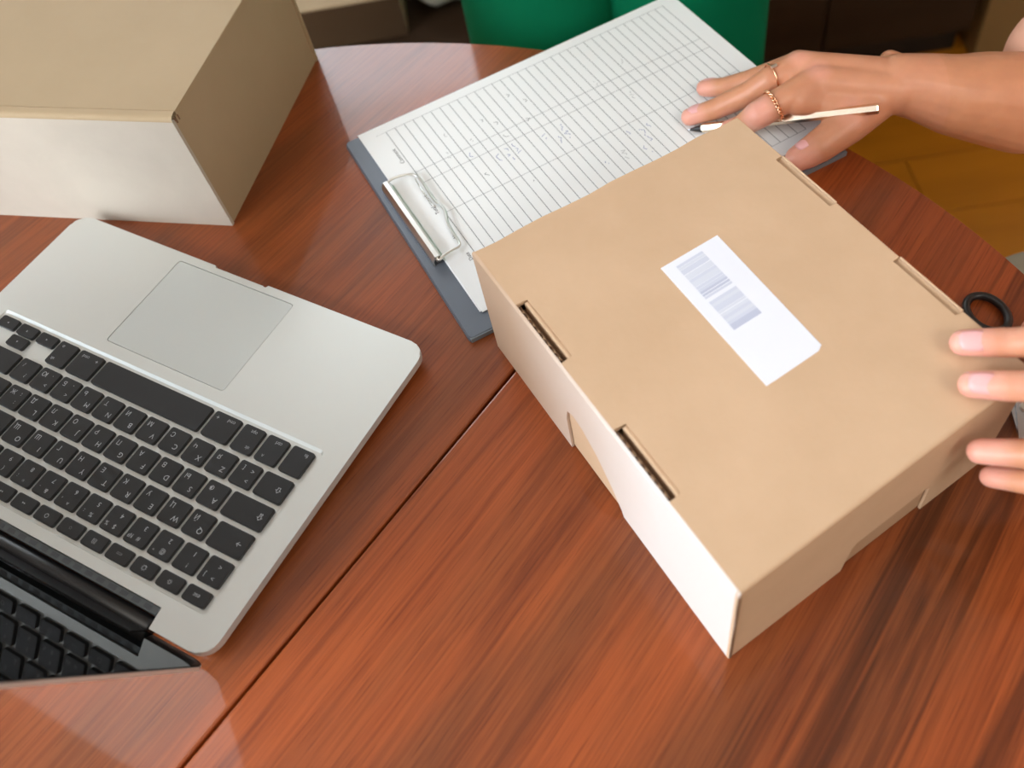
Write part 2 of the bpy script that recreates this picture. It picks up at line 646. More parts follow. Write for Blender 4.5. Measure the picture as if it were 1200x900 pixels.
def holed_wall(name, a, c, inward, L, hole, m, parent, ztop, s0=0.0, s1=None, top_r=1.8):
    s1 = L if s1 is None else s1
    out = -inward
    outline = [(s0, 0), (s0, ztop - top_r), (s1, ztop - top_r), (s1, 0)]
    hole_in = [q for q in hole]
    poly = [(s0, 0), (s0, ztop - top_r), (s1, ztop - top_r), (s1, 0)] + hole_in[::-1]
    bm = B()
    rect_panel_on_face(bm, a, c, out, poly, 0, -1.6)
    # rolled fold at the top
    segs = 5
    prev = None
    for i in range(segs + 1):
        t = math.pi / 2 * i / segs
        off = -(top_r - top_r * math.cos(t))
        z = ztop - top_r + top_r * math.sin(t)
        cur = [bm.verts.new((*face_pt(a, c, s, off, out), z)) for s in (s0, s1)]
        if prev:
            bm.faces.new((prev[0], prev[1], cur[1], cur[0]))
        prev = cur
    return obj(name, bm, m, parent, smooth=False)


# board of the left wall: window light painted in, paler towards the near corner
SIDE = mat('kraft_board_side_lit', (0.6, 0.5, 0.4), 0.6, spec=0.35)
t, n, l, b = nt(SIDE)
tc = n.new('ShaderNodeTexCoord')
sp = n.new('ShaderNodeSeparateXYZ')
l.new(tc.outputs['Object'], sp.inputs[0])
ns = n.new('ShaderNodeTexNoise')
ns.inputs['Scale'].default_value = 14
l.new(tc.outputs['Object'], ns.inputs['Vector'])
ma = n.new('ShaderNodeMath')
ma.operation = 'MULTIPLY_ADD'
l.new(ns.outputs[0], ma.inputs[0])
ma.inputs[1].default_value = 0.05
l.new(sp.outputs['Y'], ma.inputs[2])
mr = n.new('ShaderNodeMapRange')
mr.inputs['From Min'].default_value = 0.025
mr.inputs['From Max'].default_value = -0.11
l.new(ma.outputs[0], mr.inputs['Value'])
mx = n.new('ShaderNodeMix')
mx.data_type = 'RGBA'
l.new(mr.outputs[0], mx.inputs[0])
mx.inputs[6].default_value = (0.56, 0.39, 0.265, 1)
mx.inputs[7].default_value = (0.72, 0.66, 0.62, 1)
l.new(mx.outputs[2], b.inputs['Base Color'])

holed_wall('side_panel', A, D, inL, LAD, shadow_poly, SIDE, parcel, H)
bm = B()
rect_panel_on_face(bm, A, D, -inL, [(2, 1), (LAD - 3, 1), (LAD - 3, H - 5), (2, H - 5)], -2.0, -4.6)
obj('inner_panel', bm, KRAFT, parcel)
front_hole = [(80, 0), (80.5, 4), (83, 26), (86, 30), (136, 31), (140, 27), (141, 0)]
holed_wall('front_panel', D, Cc, inF, LDC, front_hole, KRAFT, parcel, H)
bm = B()
rect_panel_on_face(bm, D, Cc, -inF, [(3, 1), (LDC - 3, 1), (LDC - 3, H - 5), (3, H - 5)], -2.0, -4.4)
obj('inner_panel', bm, KRAFT_MID, parcel)
bm = B()
rect_panel_on_face(bm, Bc, Cc, -inR, [(0, 0), (LBC, 0), (LBC, H - 3.2), (0, H - 3.2)], 0, -3)
obj('side_panel', bm, KRAFT, parcel)
bm = B()
rect_panel_on_face(bm, A, Bc, -inBk, [(2, 0), (LAB - 2, 0), (LAB - 2, H - 3.4), (2, H - 3.4)], -1, -4)
obj('back_panel', bm, KRAFT, parcel)
bm = B()
q = 4.5
prism(bm, [shift(shift(A, uAB, q), uAD, q), shift(shift(Bc, uAB, -q), uBC, q), shift(shift(Cc, uDC, -q), uBC, -q), shift(shift(D, uDC, q), uAD, -q)], 0.2, 3)
obj('bottom_panel', bm, KRAFT, parcel)

# lid with four slots
slotsL = [(49, 97), (147, 195)]              # along A-D
slotsR = [(44, 93), (144, 191)]              # along Bc-Cc
fold = 1.6


def P3(a, c, s, v, d):
    return shift(pfrac(a, c, s), v, d)


def lid_outline():
    pts = []
    pts.append(shift(shift(A, inL, fold), uAD, 0.4))
    for s0, s1 in slotsL:
        pts += [P3(A, D, s0, inL, 1.2), P3(A, D, s0, inL, 9.2), P3(A, D, s1, inL, 9.2), P3(A, D, s1, inL, 1.2)]
    pts.append(shift(shift(D, inL, fold), inF, fold))
    pts.append(shift(shift(Cc, inR, 0.6), inF, fold))
    for s0, s1 in slotsR[::-1]:
        pts += [P3(Bc, Cc, s1, inR, 1.0), P3(Bc, Cc, s1, inR, 6.6), P3(Bc, Cc, s0, inR, 6.6), P3(Bc, Cc, s0, inR, 1.0)]
    pts.append(shift(shift(Bc, inR, 1.0), inBk, 0.6))
    # slightly wavy cut edge back to A
    for i in range(11, 0, -1):
        f = i / 12
        w = 0.8 * math.sin(i * 1.7) + 0.5 * math.sin(i * 3.1)
        p = (A[0] + (Bc[0] - A[0]) * f, A[1] + (Bc[1] - A[1]) * f)
        pts.append(shift(p, inBk, 0.8 + w * 0.8))
    return pts


bm = B()
prism(bm, lid_outline(), H - 2.8, H, 0.5, 2)
bmesh.ops.triangulate(bm, faces=[f for f in bm.faces if len(f.verts) > 4])
lid = obj('lid_panel', bm, KRAFT, parcel)
bm = B()
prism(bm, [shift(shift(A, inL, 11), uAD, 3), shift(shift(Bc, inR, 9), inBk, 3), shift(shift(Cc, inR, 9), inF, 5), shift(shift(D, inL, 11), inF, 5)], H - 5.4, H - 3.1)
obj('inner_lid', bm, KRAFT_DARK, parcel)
for s0, s1 in slotsL:
    bm = B()
    # tab board whose pale rounded shoulder shows along the far side of the slot
    a, c = P3(A, D, s0 + 1.0, inL, 6.6), P3(A, D, s1 - 0.3, inL, 6.6)
    wall_panel(bm, a, c, inL, H - 16, H - 0.5, 2.6, 0.9)
    obj('locking_tab', bm, KRAFT, parcel)
    bm = B()
    corrug_edge(bm, P3(A, D, s0 + 0.6, inL, 2.9), P3(A, D, s1 - 0.6, inL, 2.9), H - 8, H - 2.2, inL, 0.9, 5.5)
    obj('fluted_edge', bm, CORRUG, parcel)
    bm = B()
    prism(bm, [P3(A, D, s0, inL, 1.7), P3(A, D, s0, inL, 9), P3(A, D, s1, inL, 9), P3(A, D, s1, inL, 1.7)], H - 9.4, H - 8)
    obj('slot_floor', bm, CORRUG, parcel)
for s0, s1 in slotsR:
    bm = B()
    a, c = P3(Bc, Cc, s0 + 0.5, inR, 0.2), P3(Bc, Cc, s1 - 0.5, inR, 0.2)
    wall_panel(bm, a, c, inR, H - 20, H + 0.05, 1.0, 0.3)
    obj('locking_tab', bm, KRAFT, parcel)
    bm = B()
    prism(bm, [P3(Bc, Cc, s0 + .3, inR, 1.4), P3(Bc, Cc, s0 + .3, inR, 6.4), P3(Bc, Cc, s1 - .3, inR, 6.4), P3(Bc, Cc, s1 - .3, inR, 1.4)], [H - 1.6, H - 5.5, H - 5.5, H - 1.6][::1] and H - 8, [H - 1.4, H - 5.0, H - 5.0, H - 1.4])
    obj('slot_floor', bm, KRAFT, parcel)
# torn fluted strip at the near corner
bm = B()
rect_panel_on_face(bm, D, Cc, -inF, [(0.4, 0), (0.2, 30), (0.9, 52), (0.2, 74), (0.4, H - 4), (1.9, H - 4), (2.0, 0)], 0.5, -1.4)
obj('torn_edge', bm, CORRUG, parcel)

# label on the lid
lab = [(134.0, 16.6), (98.2, -1.4), (137.4, -88.3), (143.6, -85.2), (168.6, -72.0), (170.9, -68.6)]
bm = B()
prism(bm, lab, H + 0.02, H + 0.22)
label = tag(obj('shipping_label', bm, STICKER), 'white paper label with a blurred grey barcode stuck on the box lid', 'label')
lo, ld = Vector((133.2, 16.4)), (Vector((170.2, -67.3)) - Vector((133.2, 16.4))).normalized()
c0, c1, c2, c3 = Vector((123.1, 6.6)), Vector((106.8, -2.0)), Vector((129.0, -51.0)), Vector((145.8, -42.4))
n_b = 26
random.seed(3)
bms = [B(), B(), B()]
for i in range(n_b):
    f0 = i / n_b
    f1 = (i + random.choice((0.75, 0.9, 1.0, 1.0))) / n_b
    k = 0 if random.random() < 0.5 else 1
    if i in (11, 12, 24, 25):
        k = 2
    if i == 14:
        continue
    a, d_ = c0.lerp(c3, f0), c1.lerp(c2, f0)
    a2, d2 = c0.lerp(c3, f1), c1.lerp(c2, f1)
    bms[k].faces.new([bms[k].verts.new((p.x, p.y, H + 0.26)) for p in (a, d_, d2, a2)])
for k in range(3):
    o = obj('barcode', bms[k], BAR[k], label)
    o['kind'] = 'stuff'

# ---- the bigger box at the upper left
H2 = 102.4
a1 = -0.264
u = Vector((math.cos(a1), math.sin(a1)))
v = Vector((math.sin(a1), -math.cos(a1)))
C2 = (-198.0, 181.5)                       # near right corner on the table
W2, L2 = 330, 260                          # width to the left, depth to the back
ub = Vector((0.2935, 0.956)).normalized()  # direction of the right side wall
D2 = (C2[0] - u.x * W2, C2[1] - u.y * W2)
B2 = (C2[0] + ub.x * 196, C2[1] + ub.y * 196)
A2 = (D2[0] + ub.x * 196, D2[1] + ub.y * 196)
cb = thing('cardboard_box', 'large cardboard box with pale front face at the upper left, behind the laptop', 'box')
fin = Vector((-u.y, u.x))
bm = B()
rect_panel_on_face(bm, D2, C2, -fin, [(0, 0), (0, H2 - 3.5), (W2 - 0.6, H2 - 3.5), (W2 - 0.6, 0)], 0, -3)
obj('front_panel', bm, KRAFT_PALE, cb)
bm = B()
prev = None
for i in range(8):
    t = math.pi / 2 * i / 7
    off = -(3.5 - 3.5 * math.cos(t))
    z = H2 - 3.5 + 3.5 * math.sin(t)
    cur = [bm.verts.new((*face_pt(D2, C2, s, off, -fin), z)) for s in (0, W2 - 0.6)]
    if prev:
        bm.faces.new((prev[0], prev[1], cur[1], cur[0]))
    prev = cur
cur2 = [bm.verts.new((*face_pt(D2, C2, s, -7.0, -fin), H2 + 0.3)) for s in (0, W2 - 0.6)]
bm.faces.new((prev[0], prev[1], cur2[1], cur2[0]))
obj('folded_edge', bm, KRAFT2, cb, smooth=True)
rin = Vector((-ub.y, ub.x))
bm = B()
rect_panel_on_face(bm, C2, B2, -rin, [(2.2, 0), (2.2, H2 - 8), (8, H2 - 3.5), (196, H2 - 3.5), (196, 0)], -1.6, -4.4)
obj('side_panel', bm, KRAFT2, cb)
bm = B()
rect_panel_on_face(bm, A2, B2, fin, [(0, 0), (0, H2 - 3), (W2, H2 - 3), (W2, 0)], 0, -3)
obj('back_panel', bm, KRAFT2, cb)
bm = B()
rect_panel_on_face(bm, D2, A2, rin, [(2, 0), (2, H2 - 3), (196, H2 - 3), (196, 0)], -1, -4)
obj('side_panel', bm, KRAFT2, cb)
bm = B()
prism(bm, [shift(D2, fin, 7.8), shift(shift(C2, fin, 7.8), rin, 0.6), shift(shift(C2, fin, 10), rin, 0.6), shift(shift(B2, fin, -1), rin, 0.6), shift(A2, fin, -1)], H2 - 3, H2 - 0.1, 0.9, 3)
obj('lid_panel', bm, KRAFT2, cb)
bm = B()
corrug_edge(bm, shift(shift(C2, fin, 3.0), rin, 1.8), shift(shift(C2, fin, 9.0), rin, 1.8), H2 - 8, H2 - 4.0, rin, 0.9, 3.4, 0.3)
obj('fluted_edge', bm, CORRUG, cb)
bm = B()
prism(bm, [shift(D2, fin, 4), shift(shift(C2, fin, 4), rin, 4), shift(shift(B2, fin, -4), rin, 4), shift(A2, fin, -4)], 0.2, 3)
obj('bottom_panel', bm, KRAFT2, cb)

# ------------------------------------------------------------------ clipboard, form and clip
EP = math.atan2(0.408, 0.913)
# local frame: x along the long side of the sheet, y = towards the table's middle is negative
P0 = (-102.6, 254.6)
BA = math.atan2(0.385, 0.923)
cbd = thing('clipboard', 'dark grey clipboard under the ruled form, its end showing by the laptop', 'clipboard', (-113.5, 250.0, 0), BA)
bm = B()
prism(bm, rrect(0, 313, -230.5, 0, 3, 3), 0.0, 2.2, 0.5)
obj('board', bm, BOARD, cbd)
bm = B()
prism(bm, rrect(0.5, 312.6, -230, -0.5, 3, 3), 2.5, 4.6, 0.5)
obj('cover_board', bm, BOARD, cbd)
bm = B()
box(bm, 1, 312, -230.9, -229.2, 0.4, 4.1)
obj('edge_strip', bm, BOARD_EDGE, cbd)

form = thing('ruled_form', 'white A4 form with ruled table and faint pen entries on the clipboard', 'paper', (*P0, 0), EP)


def sheet(name, w, h, z, skew, m):
    bm = B()
    nx, ny = 12, 8
    vs = [[None] * (ny + 1) for _ in range(nx + 1)]
    for i in range(nx + 1):
        for j in range(ny + 1):
            x, y = w * i / nx, -h * j / ny
            zz = z + 0.5 * math.sin(x * 0.02 + 1) * (1 if skew else 0.3) * 0.5
            vs[i][j] = bm.verts.new((x + skew * y, y, zz))
    for i in range(nx):
        for j in range(ny):
            bm.faces.new((vs[i][j], vs[i + 1][j], vs[i + 1][j + 1], vs[i][j + 1]))
    o = obj(name, bm, m, form, smooth=True)
    md = o.modifiers.new('solid', 'SOLIDIFY')
    md.thickness = 0.12 * S
    return o


sheet('sheet', 299, 214, 5.1, 0.006, PAPER)
sheet('sheet', 298, 213.5, 5.35, -0.004, PAPER)
bm = B()
prism(bm, [(0, 0), (299.5, 0), (299.5, -215.5), (0, -215.5)], 5.55, 5.9)
obj('sheet', bm, PAPER, form)
ZP = 5.98
bm = B()
ys = [-10.0, -66.0, -79.5, -117.5, -203.0]
for k, yy in enumerate(ys):
    strip(bm, (20.4, yy), (284.4, yy), 0.46, ZP)
strip(bm, (12.0, -10.3), (20.4, -10.0), 0.3, ZP)
obj('ruled_line', bm, PRINT_LIGHT, form)['kind'] = 'stuff'
bm = B()
for i in range(34):
    strip(bm, (20.4 + 8.0 * i, -10), (20.4 + 8.0 * i, -203), 0.46, ZP)
obj('row_line', bm, PRINT, form)['kind'] = 'stuff'


def put_text(s, size, x, y, ang, m, name, parent, z, stretch=1.0):
    me = text_mesh(s, size)
    me.materials.clear()
    me.materials.append(m)
    o = bpy.data.objects.new(name, me)
    COL.objects.link(o)
    o.parent = parent
    o.location = Vector((x, y, z)) * S
    o.rotation_euler = (0, 0, ang)
    o.scale = (stretch, 1, 1)
    return o


# printed headings read along the short side, seen from the sheet's owner (top of the text towards the clip)
put_text('Comment', 4.6, 17.0, -41.5, -math.pi / 2 + math.pi, PRINT_BLACK, 'heading', form, ZP)
put_text('Total amount', 4.2, 15.6, -104, math.pi / 2, PRINT_BLACK, 'heading', form, ZP)
put_text('No', 4.2, 15.6, -142, math.pi / 2, PRINT_BLACK, 'heading', form, ZP)
put_text('Date', 4.2, 15.6, -166, math.pi / 2, PRINT_BLACK, 'heading', form, ZP)
# pen entries: loose strokes, one object per entry
random.seed(11)


def scribble(x, y, length, m, amp=2.1):
    bm = B()
    px, py = x, y
    k = max(3, int(length / 1.4))
    prev = None
    for i in range(k + 1):
        p = (x + random.uniform(-amp, amp), y - length * i / k + random.uniform(-0.6, 0.6))
        if prev and random.random() < 0.82:
            strip(bm, prev, p, 0.42, ZP + 0.02)
        prev = p
    if bm.faces:
        obj('pen_entry', bm, m, form)
    else:
        bm.free()


for r_, yy, ln, mm_ in ((8, -43, 4, PRINT), (9, -52, 4, PRINT), (6, -58, 4, PRINT), (12, -28, 6, PRINT), (13, -43, 3, PRINT_BLACK), (12, -62, 6, PRINT), (9, -70, 4, PRINT),
                        (7, -86, 8, INK), (8, -84, 16, INK), (9, -83, 12, INK), (3, -60, 8, PRINT_LIGHT), (4, -40, 5, PRINT_LIGHT), (5, -97, 6, PRINT), (12, -88, 8, INK), (14, -86, 18, INK),
                        (13, -97, 8, INK), (20, -58, 8, PRINT_LIGHT), (22, -86, 10, PRINT_LIGHT), (19, -124, 6, INK), (19, -146, 9, INK), (20, -128, 16, INK), (21, -126, 5, INK), (15, -142, 6, INK),
                        (8, -126, 2, PRINT), (24, -48, 6, PRINT_LIGHT), (5, -72, 5, INK), (17, -140, 10, PRINT_LIGHT)):
    scribble(20.4 + 8 * r_ + 4, yy, ln, mm_)

clip = thing('binder_clip', 'silver metal spring clip with bent wire loop holding the form', 'clip', (*P0, 0), EP)
bm = B()
# rolled metal jaw: bar across the board edge
prof = [(-8.2, 4.7), (-8.0, 9.0), (-6.2, 12.2), (-4.2, 12.4), (-2.6, 9.6), (-1.4, 6.6), (0.3, 6.1), (0.3, 6.6), (-0.9, 7.4), (-1.8, 10.4), (-3.6, 13.2), (-6.6, 13.0), (-8.8, 9.2), (-9.0, 4.7)]
y0, y1 = -69, -159
va = [bm.verts.new((p[0], y0, p[1])) for p in prof]
vb = [bm.verts.new((p[0], y1, p[1])) for p in prof]
for i in range(len(prof)):
    j = (i + 1) % len(prof)
    bm.faces.new((va[i], va[j], vb[j], vb[i]))
bm.faces.new(va)
bm.faces.new(vb[::-1])
obj('jaw', bm, CHROME, clip)
bm = B()
tube(bm, [(-5, y0 + 1, 9.6), (-5, y1 - 1, 9.6)], 1.6, 12)
obj('pivot_rod', bm, CHROME, clip, smooth=True)
bm = B()
w = [(-4.5, -68.4, 10.5), (1.5, -68.2, 12), (8.0, -69.0, 12), (15.0, -71.0, 11), (18.6, -75.5, 10), (19.2, -84, 9.4), (18.6, -98, 9.2), (18.8, -108, 9.2), (20.2, -114, 9.2), (19.8, -121, 9.3), (16.6, -131, 9.3), (15.4, -142, 9.3), (14.8, -152, 9.4), (13.0, -156.5, 9.8), (6.5, -157.6, 10.6), (-0.5, -159.4, 11.2), (-5.0, -161.0, 10.5)]


def smooth3(ctrl, k=6):
    out_ = []
    C_ = [Vector(c) for c in [ctrl[0]] + ctrl + [ctrl[-1]]]
    for i in range(1, len(C_) - 2):
        p0, p1, p2, p3 = C_[i - 1:i + 3]
        for j in range(k):
            t_ = j / k
            out_.append(0.5 * ((2 * p1) + (p2 - p0) * t_ + (2 * p0 - 5 * p1 + 4 * p2 - p3) * t_ * t_ + (3 * p1 - p0 - 3 * p2 + p3) * t_ ** 3))
    out_.append(C_[-1])
    return out_


tube(bm, smooth3(w), 1.05, 8)
obj('wire_loop', bm, CHROME, clip, smooth=True)
bm = B()
tube(bm, [(16.4, -76, 9.4), (15.4, -92, 8.6), (15.2, -104, 8.4), (16.4, -110, 8.6)], 0.6, 8)
obj('spring_wire', bm, CHROME, clip, smooth=True)

# ------------------------------------------------------------------ laptop
# local frame: x to the typist's right, y away from the typist, deck surface at z = 13
LA = math.atan2(0.55898277, -0.82917927)
lap = thing('laptop', 'open silver laptop with black keys and dark glossy screen at the left', 'laptop', (-137.117, -64.149, 0), LA)
XL, XR, YF, YB = -18.7, 295.3, -125.9, 99.5
DECK = 13.0
bm = B()
out = rrect(XL, XR, YF, YB, 12.5, 9)
out2 = rrect(XL + 7, XR - 7, YF + 7, YB - 7, 9, 9)
k_ = len(out)
r3 = [[bm.verts.new((p[0], p[1], z)) for p in o_] for o_, z in ((out2, 1.6), (rrect(XL + 2.2, XR - 2.2, YF + 2.2, YB - 2.2, 11, 9), 3.6), (out, 7.5), (out, DECK))]
for a_, c_ in zip(r3, r3[1:]):
    for i in range(k_):
        bm.faces.new((a_[i], a_[(i + 1) % k_], c_[(i + 1) % k_], c_[i]))
bm.faces.new(r3[0][::-1])
tf_ = bm.faces.new(r3[-1])
bmesh.ops.bevel(bm, geom=list(tf_.edges), offset=0.8, segments=3, affect='EDGES', profile=0.5)
deck = obj('base', bm, None, lap)
deck.data.materials.append(ALU)
cutters = []


def cutter(f):
    bm = B()
    f(bm)
    o = obj('cutter', bm, GROOVE)
    o.parent = lap
    cutters.append(o)




def well(bm):
    rings = [[bm.verts.new((p[0], p[1], z)) for p in rrect(-1.8 - e * 0.15, 278 + e * 0.15, -31.9 - e, 79.8 + e * 0.15, 2.6 + e * 0.2, 4)] for e, z in ((0, DECK - 1.1), (2.0, DECK + 0.01), (2.1, DECK + 4))]
    k_ = len(rings[0])
    for a_, c_ in zip(rings, rings[1:]):
        for i in range(k_):
            bm.faces.new((a_[i], a_[(i + 1) % k_], c_[(i + 1) % k_], c_[i]))
    bm.faces.new(rings[0][::-1])
    bm.faces.new(rings[-1])
    bmesh.ops.recalc_face_normals(bm, faces=bm.faces)


cutter(well)          # key well
cutter(lambda bm: prism(bm, [(24.5, 87.0), (252, 87.0), (256, 120), (20, 120)], -5, DECK + 5))       # hinge recess
cutter(lambda bm: prism(bm, [(115.5, -123.0), (117.5, -124.3), (160.5, -124.3), (162.5, -126.5), (162.5, -140), (113.5, -140), (113.5, -126.5)], DECK - 4, DECK + 5))   # thumb notch
gx0, gx1, gy0, gy1 = 138.4 - 52, 138.4 + 52, -42.4 - 77, -42.4
cutter(lambda bm: prism(bm, rrect(gx0, gx1, gy0, gy1, 2.4, 4), DECK - 1.2, DECK + 5))
bpy.context.view_layer.update()
cut(deck, cutters)
for p in deck.data.polygons:
    p.use_smooth = False
deck.data.materials.clear()
deck.data.materials.append(ALU)
bm = B()
prism(bm, rrect(gx0 + 0.35, gx1 - 0.35, gy0 + 0.35, gy1 - 0.35, 2.2, 4), DECK - 1.0, DECK - 0.15, 0.15)
obj('trackpad', bm, ALU_PAD, lap)
bm = B()
prism(bm, rrect(gx0 + 0.03, gx1 - 0.03, gy0 + 0.03, gy1 - 0.03, 2.3, 4), DECK - 1.19, DECK - 1.05)
obj('trackpad_groove', bm, GROOVE, lap)
for fx, fy in ((8, -104), (268, -104), (8, 70), (268, 70)):
    bm = B()
    tube(bm, [(fx, fy, 0), (fx, fy, 1.7)], [8, 8], 20)
    obj('rubber_foot', bm, BLACK, lap)

# keys
U = 19.05
_keymesh = {}


def key(u0, w, yc, depth, legends=(), full=None):
    """key cap plus its printed marks; legends = (text, dx, dy, size) in the cap's frame"""
    ww = (w * U - 3.0) if full is None else full
    kk = (round(ww, 2), round(depth, 2))
    if kk not in _keymesh:
        bm = B()
        prism(bm, rrect(-ww / 2, ww / 2, -depth / 2, depth / 2, 1.7, 4), 0, 2.3, 0.45, 2)
        bmesh.ops.scale(bm, vec=(S, S, S), verts=bm.verts)
        me = bpy.data.meshes.new('key')
        bm.to_mesh(me)
        bm.free()
        me.materials.append(KEY)
        _keymesh[kk] = me
    o = bpy.data.objects.new('key', _keymesh[kk])
    COL.objects.link(o)
    o.parent = lap
    o.location = Vector(((u0 + w / 2) * U, yc, DECK - 1.05)) * S
    for tx, dx, dy, sz in legends:
        put_text(tx, sz * 1.15, dx, dy, 0, LEGEND, 'key_mark', o, 2.36)
    return o


def lat(a, c=''):
    out = [(a, -3.7, 3.2, 4.3)]
    if c:
        out.append((c, 3.6, -3.6, 4.0))
    return out


Y1 = 19.08
rows = {}
# bottom row
YBm = -20.26
key(0, 1, YBm, 18.4, [('fn', -3.6, -5.6, 3.2)])
key(1, 1, YBm, 18.4, [('ctrl', -1.5, -5.6, 3.0), ('^', 3, 4.5, 3.5)])
key(2, 1, YBm, 18.4, [('alt', -3.6, 5, 2.8), ('opt', -1, -5.6, 3.0)])
key(3, 1.25, YBm, 18.4, [('cmd', -4, -5.6, 3.0), ('+', 6.5, -5.2, 3.8)])
key(4.25, 5, YBm, 18.4)
key(9.25, 1.25, YBm, 18.4, [('cmd', 3.8, -5.4, 3.0), ('+', -6.6, -5.2, 3.8)])
key(10.5, 1, YBm, 18.4, [('alt', 3.8, 5, 2.8), ('o', 3.5, -5.4, 3.2)])
key(11.5, 1, YBm - 4.9, 8.7, [('◂', 0, 0, 4)])
key(12.5, 1, YBm - 4.9, 8.7, [('▾', 0, 0, 4)])
key(12.5, 1, YBm + 4.9, 8.7, [('▴', 0, 0, 4)])
key(13.5, 1, YBm - 4.9, 8.7, [('▸', 0, 0, 4)])
# shift row
KD = Y1 - 3.0
key(0, 1.25, 0, KD, [('⇧', -4.5, 0, 4.2)])
key(1.25, 1, 0, KD, [('>', -3.6, 3.4, 3.6), ('<', -3.6, -3.4, 3.6), ('[', 3.4, -3.4, 3.4)])
for i, (a, c) in enumerate(zip('ZXCVBNM', 'ЯЧСМИТЬ')):
    key(2.25 + i, 1, 0, KD, lat(a, c))
key(9.25, 1, 0, KD, [('<', -3.6, 3.2, 3.4), (',', -3.6, -3.2, 3.4), ('Б', 3.6, -3.6, 4.0)])
key(10.25, 1, 0, KD, [('>', -3.6, 3.2, 3.4), ('.', -3.6, -3.2, 3.4), ('Ю', 3.2, -3.6, 4.0)])
key(11.25, 1, 0, KD, [('?', -3.6, 3.2, 3.6), ('/', 3.6, -3.4, 3.6)])
key(12.25, 2.25, 0, KD, [('⇧', 12, 0, 4.2)])
# home row
key(0, 1.75, Y1, KD, [('⇪', -10, 0, 4.2)])
for i, (a, c) in enumerate(zip('ASDFGHJKL', 'ФЫВАПРОЛД')):
    key(1.75 + i, 1, Y1, KD, lat(a, c))
key(10.75, 1, Y1, KD, [(':', -3.6, 3.2, 3.6), (';', -3.6, -3.2, 3.4), ('Ж', 3.2, -3.6, 4.0)])
key(11.75, 1, Y1, KD, [('"', -3.6, 3.2, 3.6), ('Э', 3.6, -3.6, 4.0)])
key(12.75, 1, Y1, KD, [('|', -3.6, 3.2, 3.6), ('Ё', 3.6, -3.6, 4.0)])
key(13.75, 0.75, Y1 * 1.5, KD + Y1, [('↵', 0, -4, 3.8)])
# tab row
key(0, 1.5, 2 * Y1, KD, [('→', -7, 0, 4.2)])
for i, (a, c) in enumerate(zip('QWERTYUIOP', 'ЙЦУКЕНГШЩЗ')):
    key(1.5 + i, 1, 2 * Y1, KD, lat(a, c))
key(11.5, 1, 2 * Y1, KD, [('{', -3.6, 3.2, 3.6), ('[', -3.6, -3.2, 3.4), ('Х', 3.4, -3.6, 4.0)])
key(12.5, 1, 2 * Y1, KD, [('}', -3.6, 3.2, 3.6), (']', -3.6, -3.2, 3.4), ('Ъ', 3.4, -3.6, 4.0)])
# digit row
digits = [('>', '<', ']'), ('!', '1', ''), ('@', '2', '"'), ('#', '3', '№'), ('$', '4', '%'), ('%', '5', ':'), ('^', '6', ','), ('&', '7', '.'), ('*', '8', ';'), ('(', '9', ''), (')', '0', ''), ('_', '-', ''), ('+', '=', '')]
for i, (a, c, d_) in enumerate(digits):
    lg = [(a, -1.6, 3.9, 3.4), (c, -1.6, -3.4, 3.6)]
    if d_:
        lg.append((d_, 4.6, 3.6, 3.2))
    key(i, 1, 3 * Y1, KD, lg)
key(13, 1.5, 3 * Y1, KD, [('←', 8, 0, 4.2)])
# function row, fourteen equal half-height keys
FW = 14.5 / 14
for i, s_ in enumerate(['esc', '☼', '☀', '▭', '▤', '◌', '○', '◂◂', '▸▸', '▸', '◂', '▸', '▹', '⏏']):
    key(i * FW, FW, 73.1, 9.6, [(s_, 0, 0, 3.2)])

# hinge and vent
bm = B()
box(bm, 25.2, 251.5, 87.2, 92.2, 6.5, 12.0, 0.3)
obj('vent_strip', bm, VENT, lap)
bm = B()
for i in range(24):
    box(bm, 30 + i * 9.2, 35.5 + i * 9.2, 88.4, 91.0, 12.0, 12.12)
o = obj('vent_slot', bm, HINGE_GREY, lap)
o['kind'] = 'stuff'
bm = B()
tube(bm, [(26, 98.0, 6.4), (250, 98.0, 6.4)], [5.2, 5.2], 24)
obj('hinge_cover', bm, HINGE, lap, smooth=True)
bm = B()
box(bm, 26, 250, 92.4, 103, 2.0, 5.6, 0.3)
obj('hinge_tray', bm, HINGE, lap)

# lid, leaning back 68.5 degrees from the table; local frame y' up the lid, z' = screen normal
PHI = math.radians(69.3)
LX = bpy.data.objects.new('display_lid', bpy.data.meshes.new('display_lid'))


def lidpt(x, s_, t_):
    """x across, s_ up the lid from the hinge, t_ out of the screen towards the typist"""
    dy, dz = math.cos(PHI), math.sin(PHI)
    return (x, 100.0 + s_ * dy - t_ * dz, 6.5 + s_ * dz + t_ * dy)


def lidslab(outline, t0, t1, bev=0.0):
    bm = B()
    prism(bm, outline, t0, t1, bev, 2)
    for vv in bm.verts:
        vv.co = Vector(lidpt(*vv.co))
    return bm


lo = obj('display_lid', lidslab(rrect(XL, XR, 1.5, 214, 9.0, 7), -2.8, -0.6), ALU, lap)
obj('screen_glass', lidslab(rrect(XL + 0.9, XR - 0.9, 2.3, 213.2, 8.2, 7), -0.59, 0.0), SCREEN, lap)
bm = lidslab(rrect(XL + 0.4, XR - 0.4, 1.8, 213.6, 8.8, 7), -0.75, -0.3)
obj('rubber_rim', bm, BLACK, lap)
bm = lidslab([(26, -6), (250, -6), (250, 16), (26, 16)], 0.02, 0.5)
obj('hinge_cover', bm, HINGE, lap)

# ------------------------------------------------------------------ scissors (behind the box, right)
sc = thing('scissors', 'black-handled metal scissors lying beside the box under the left hand', 'scissors')


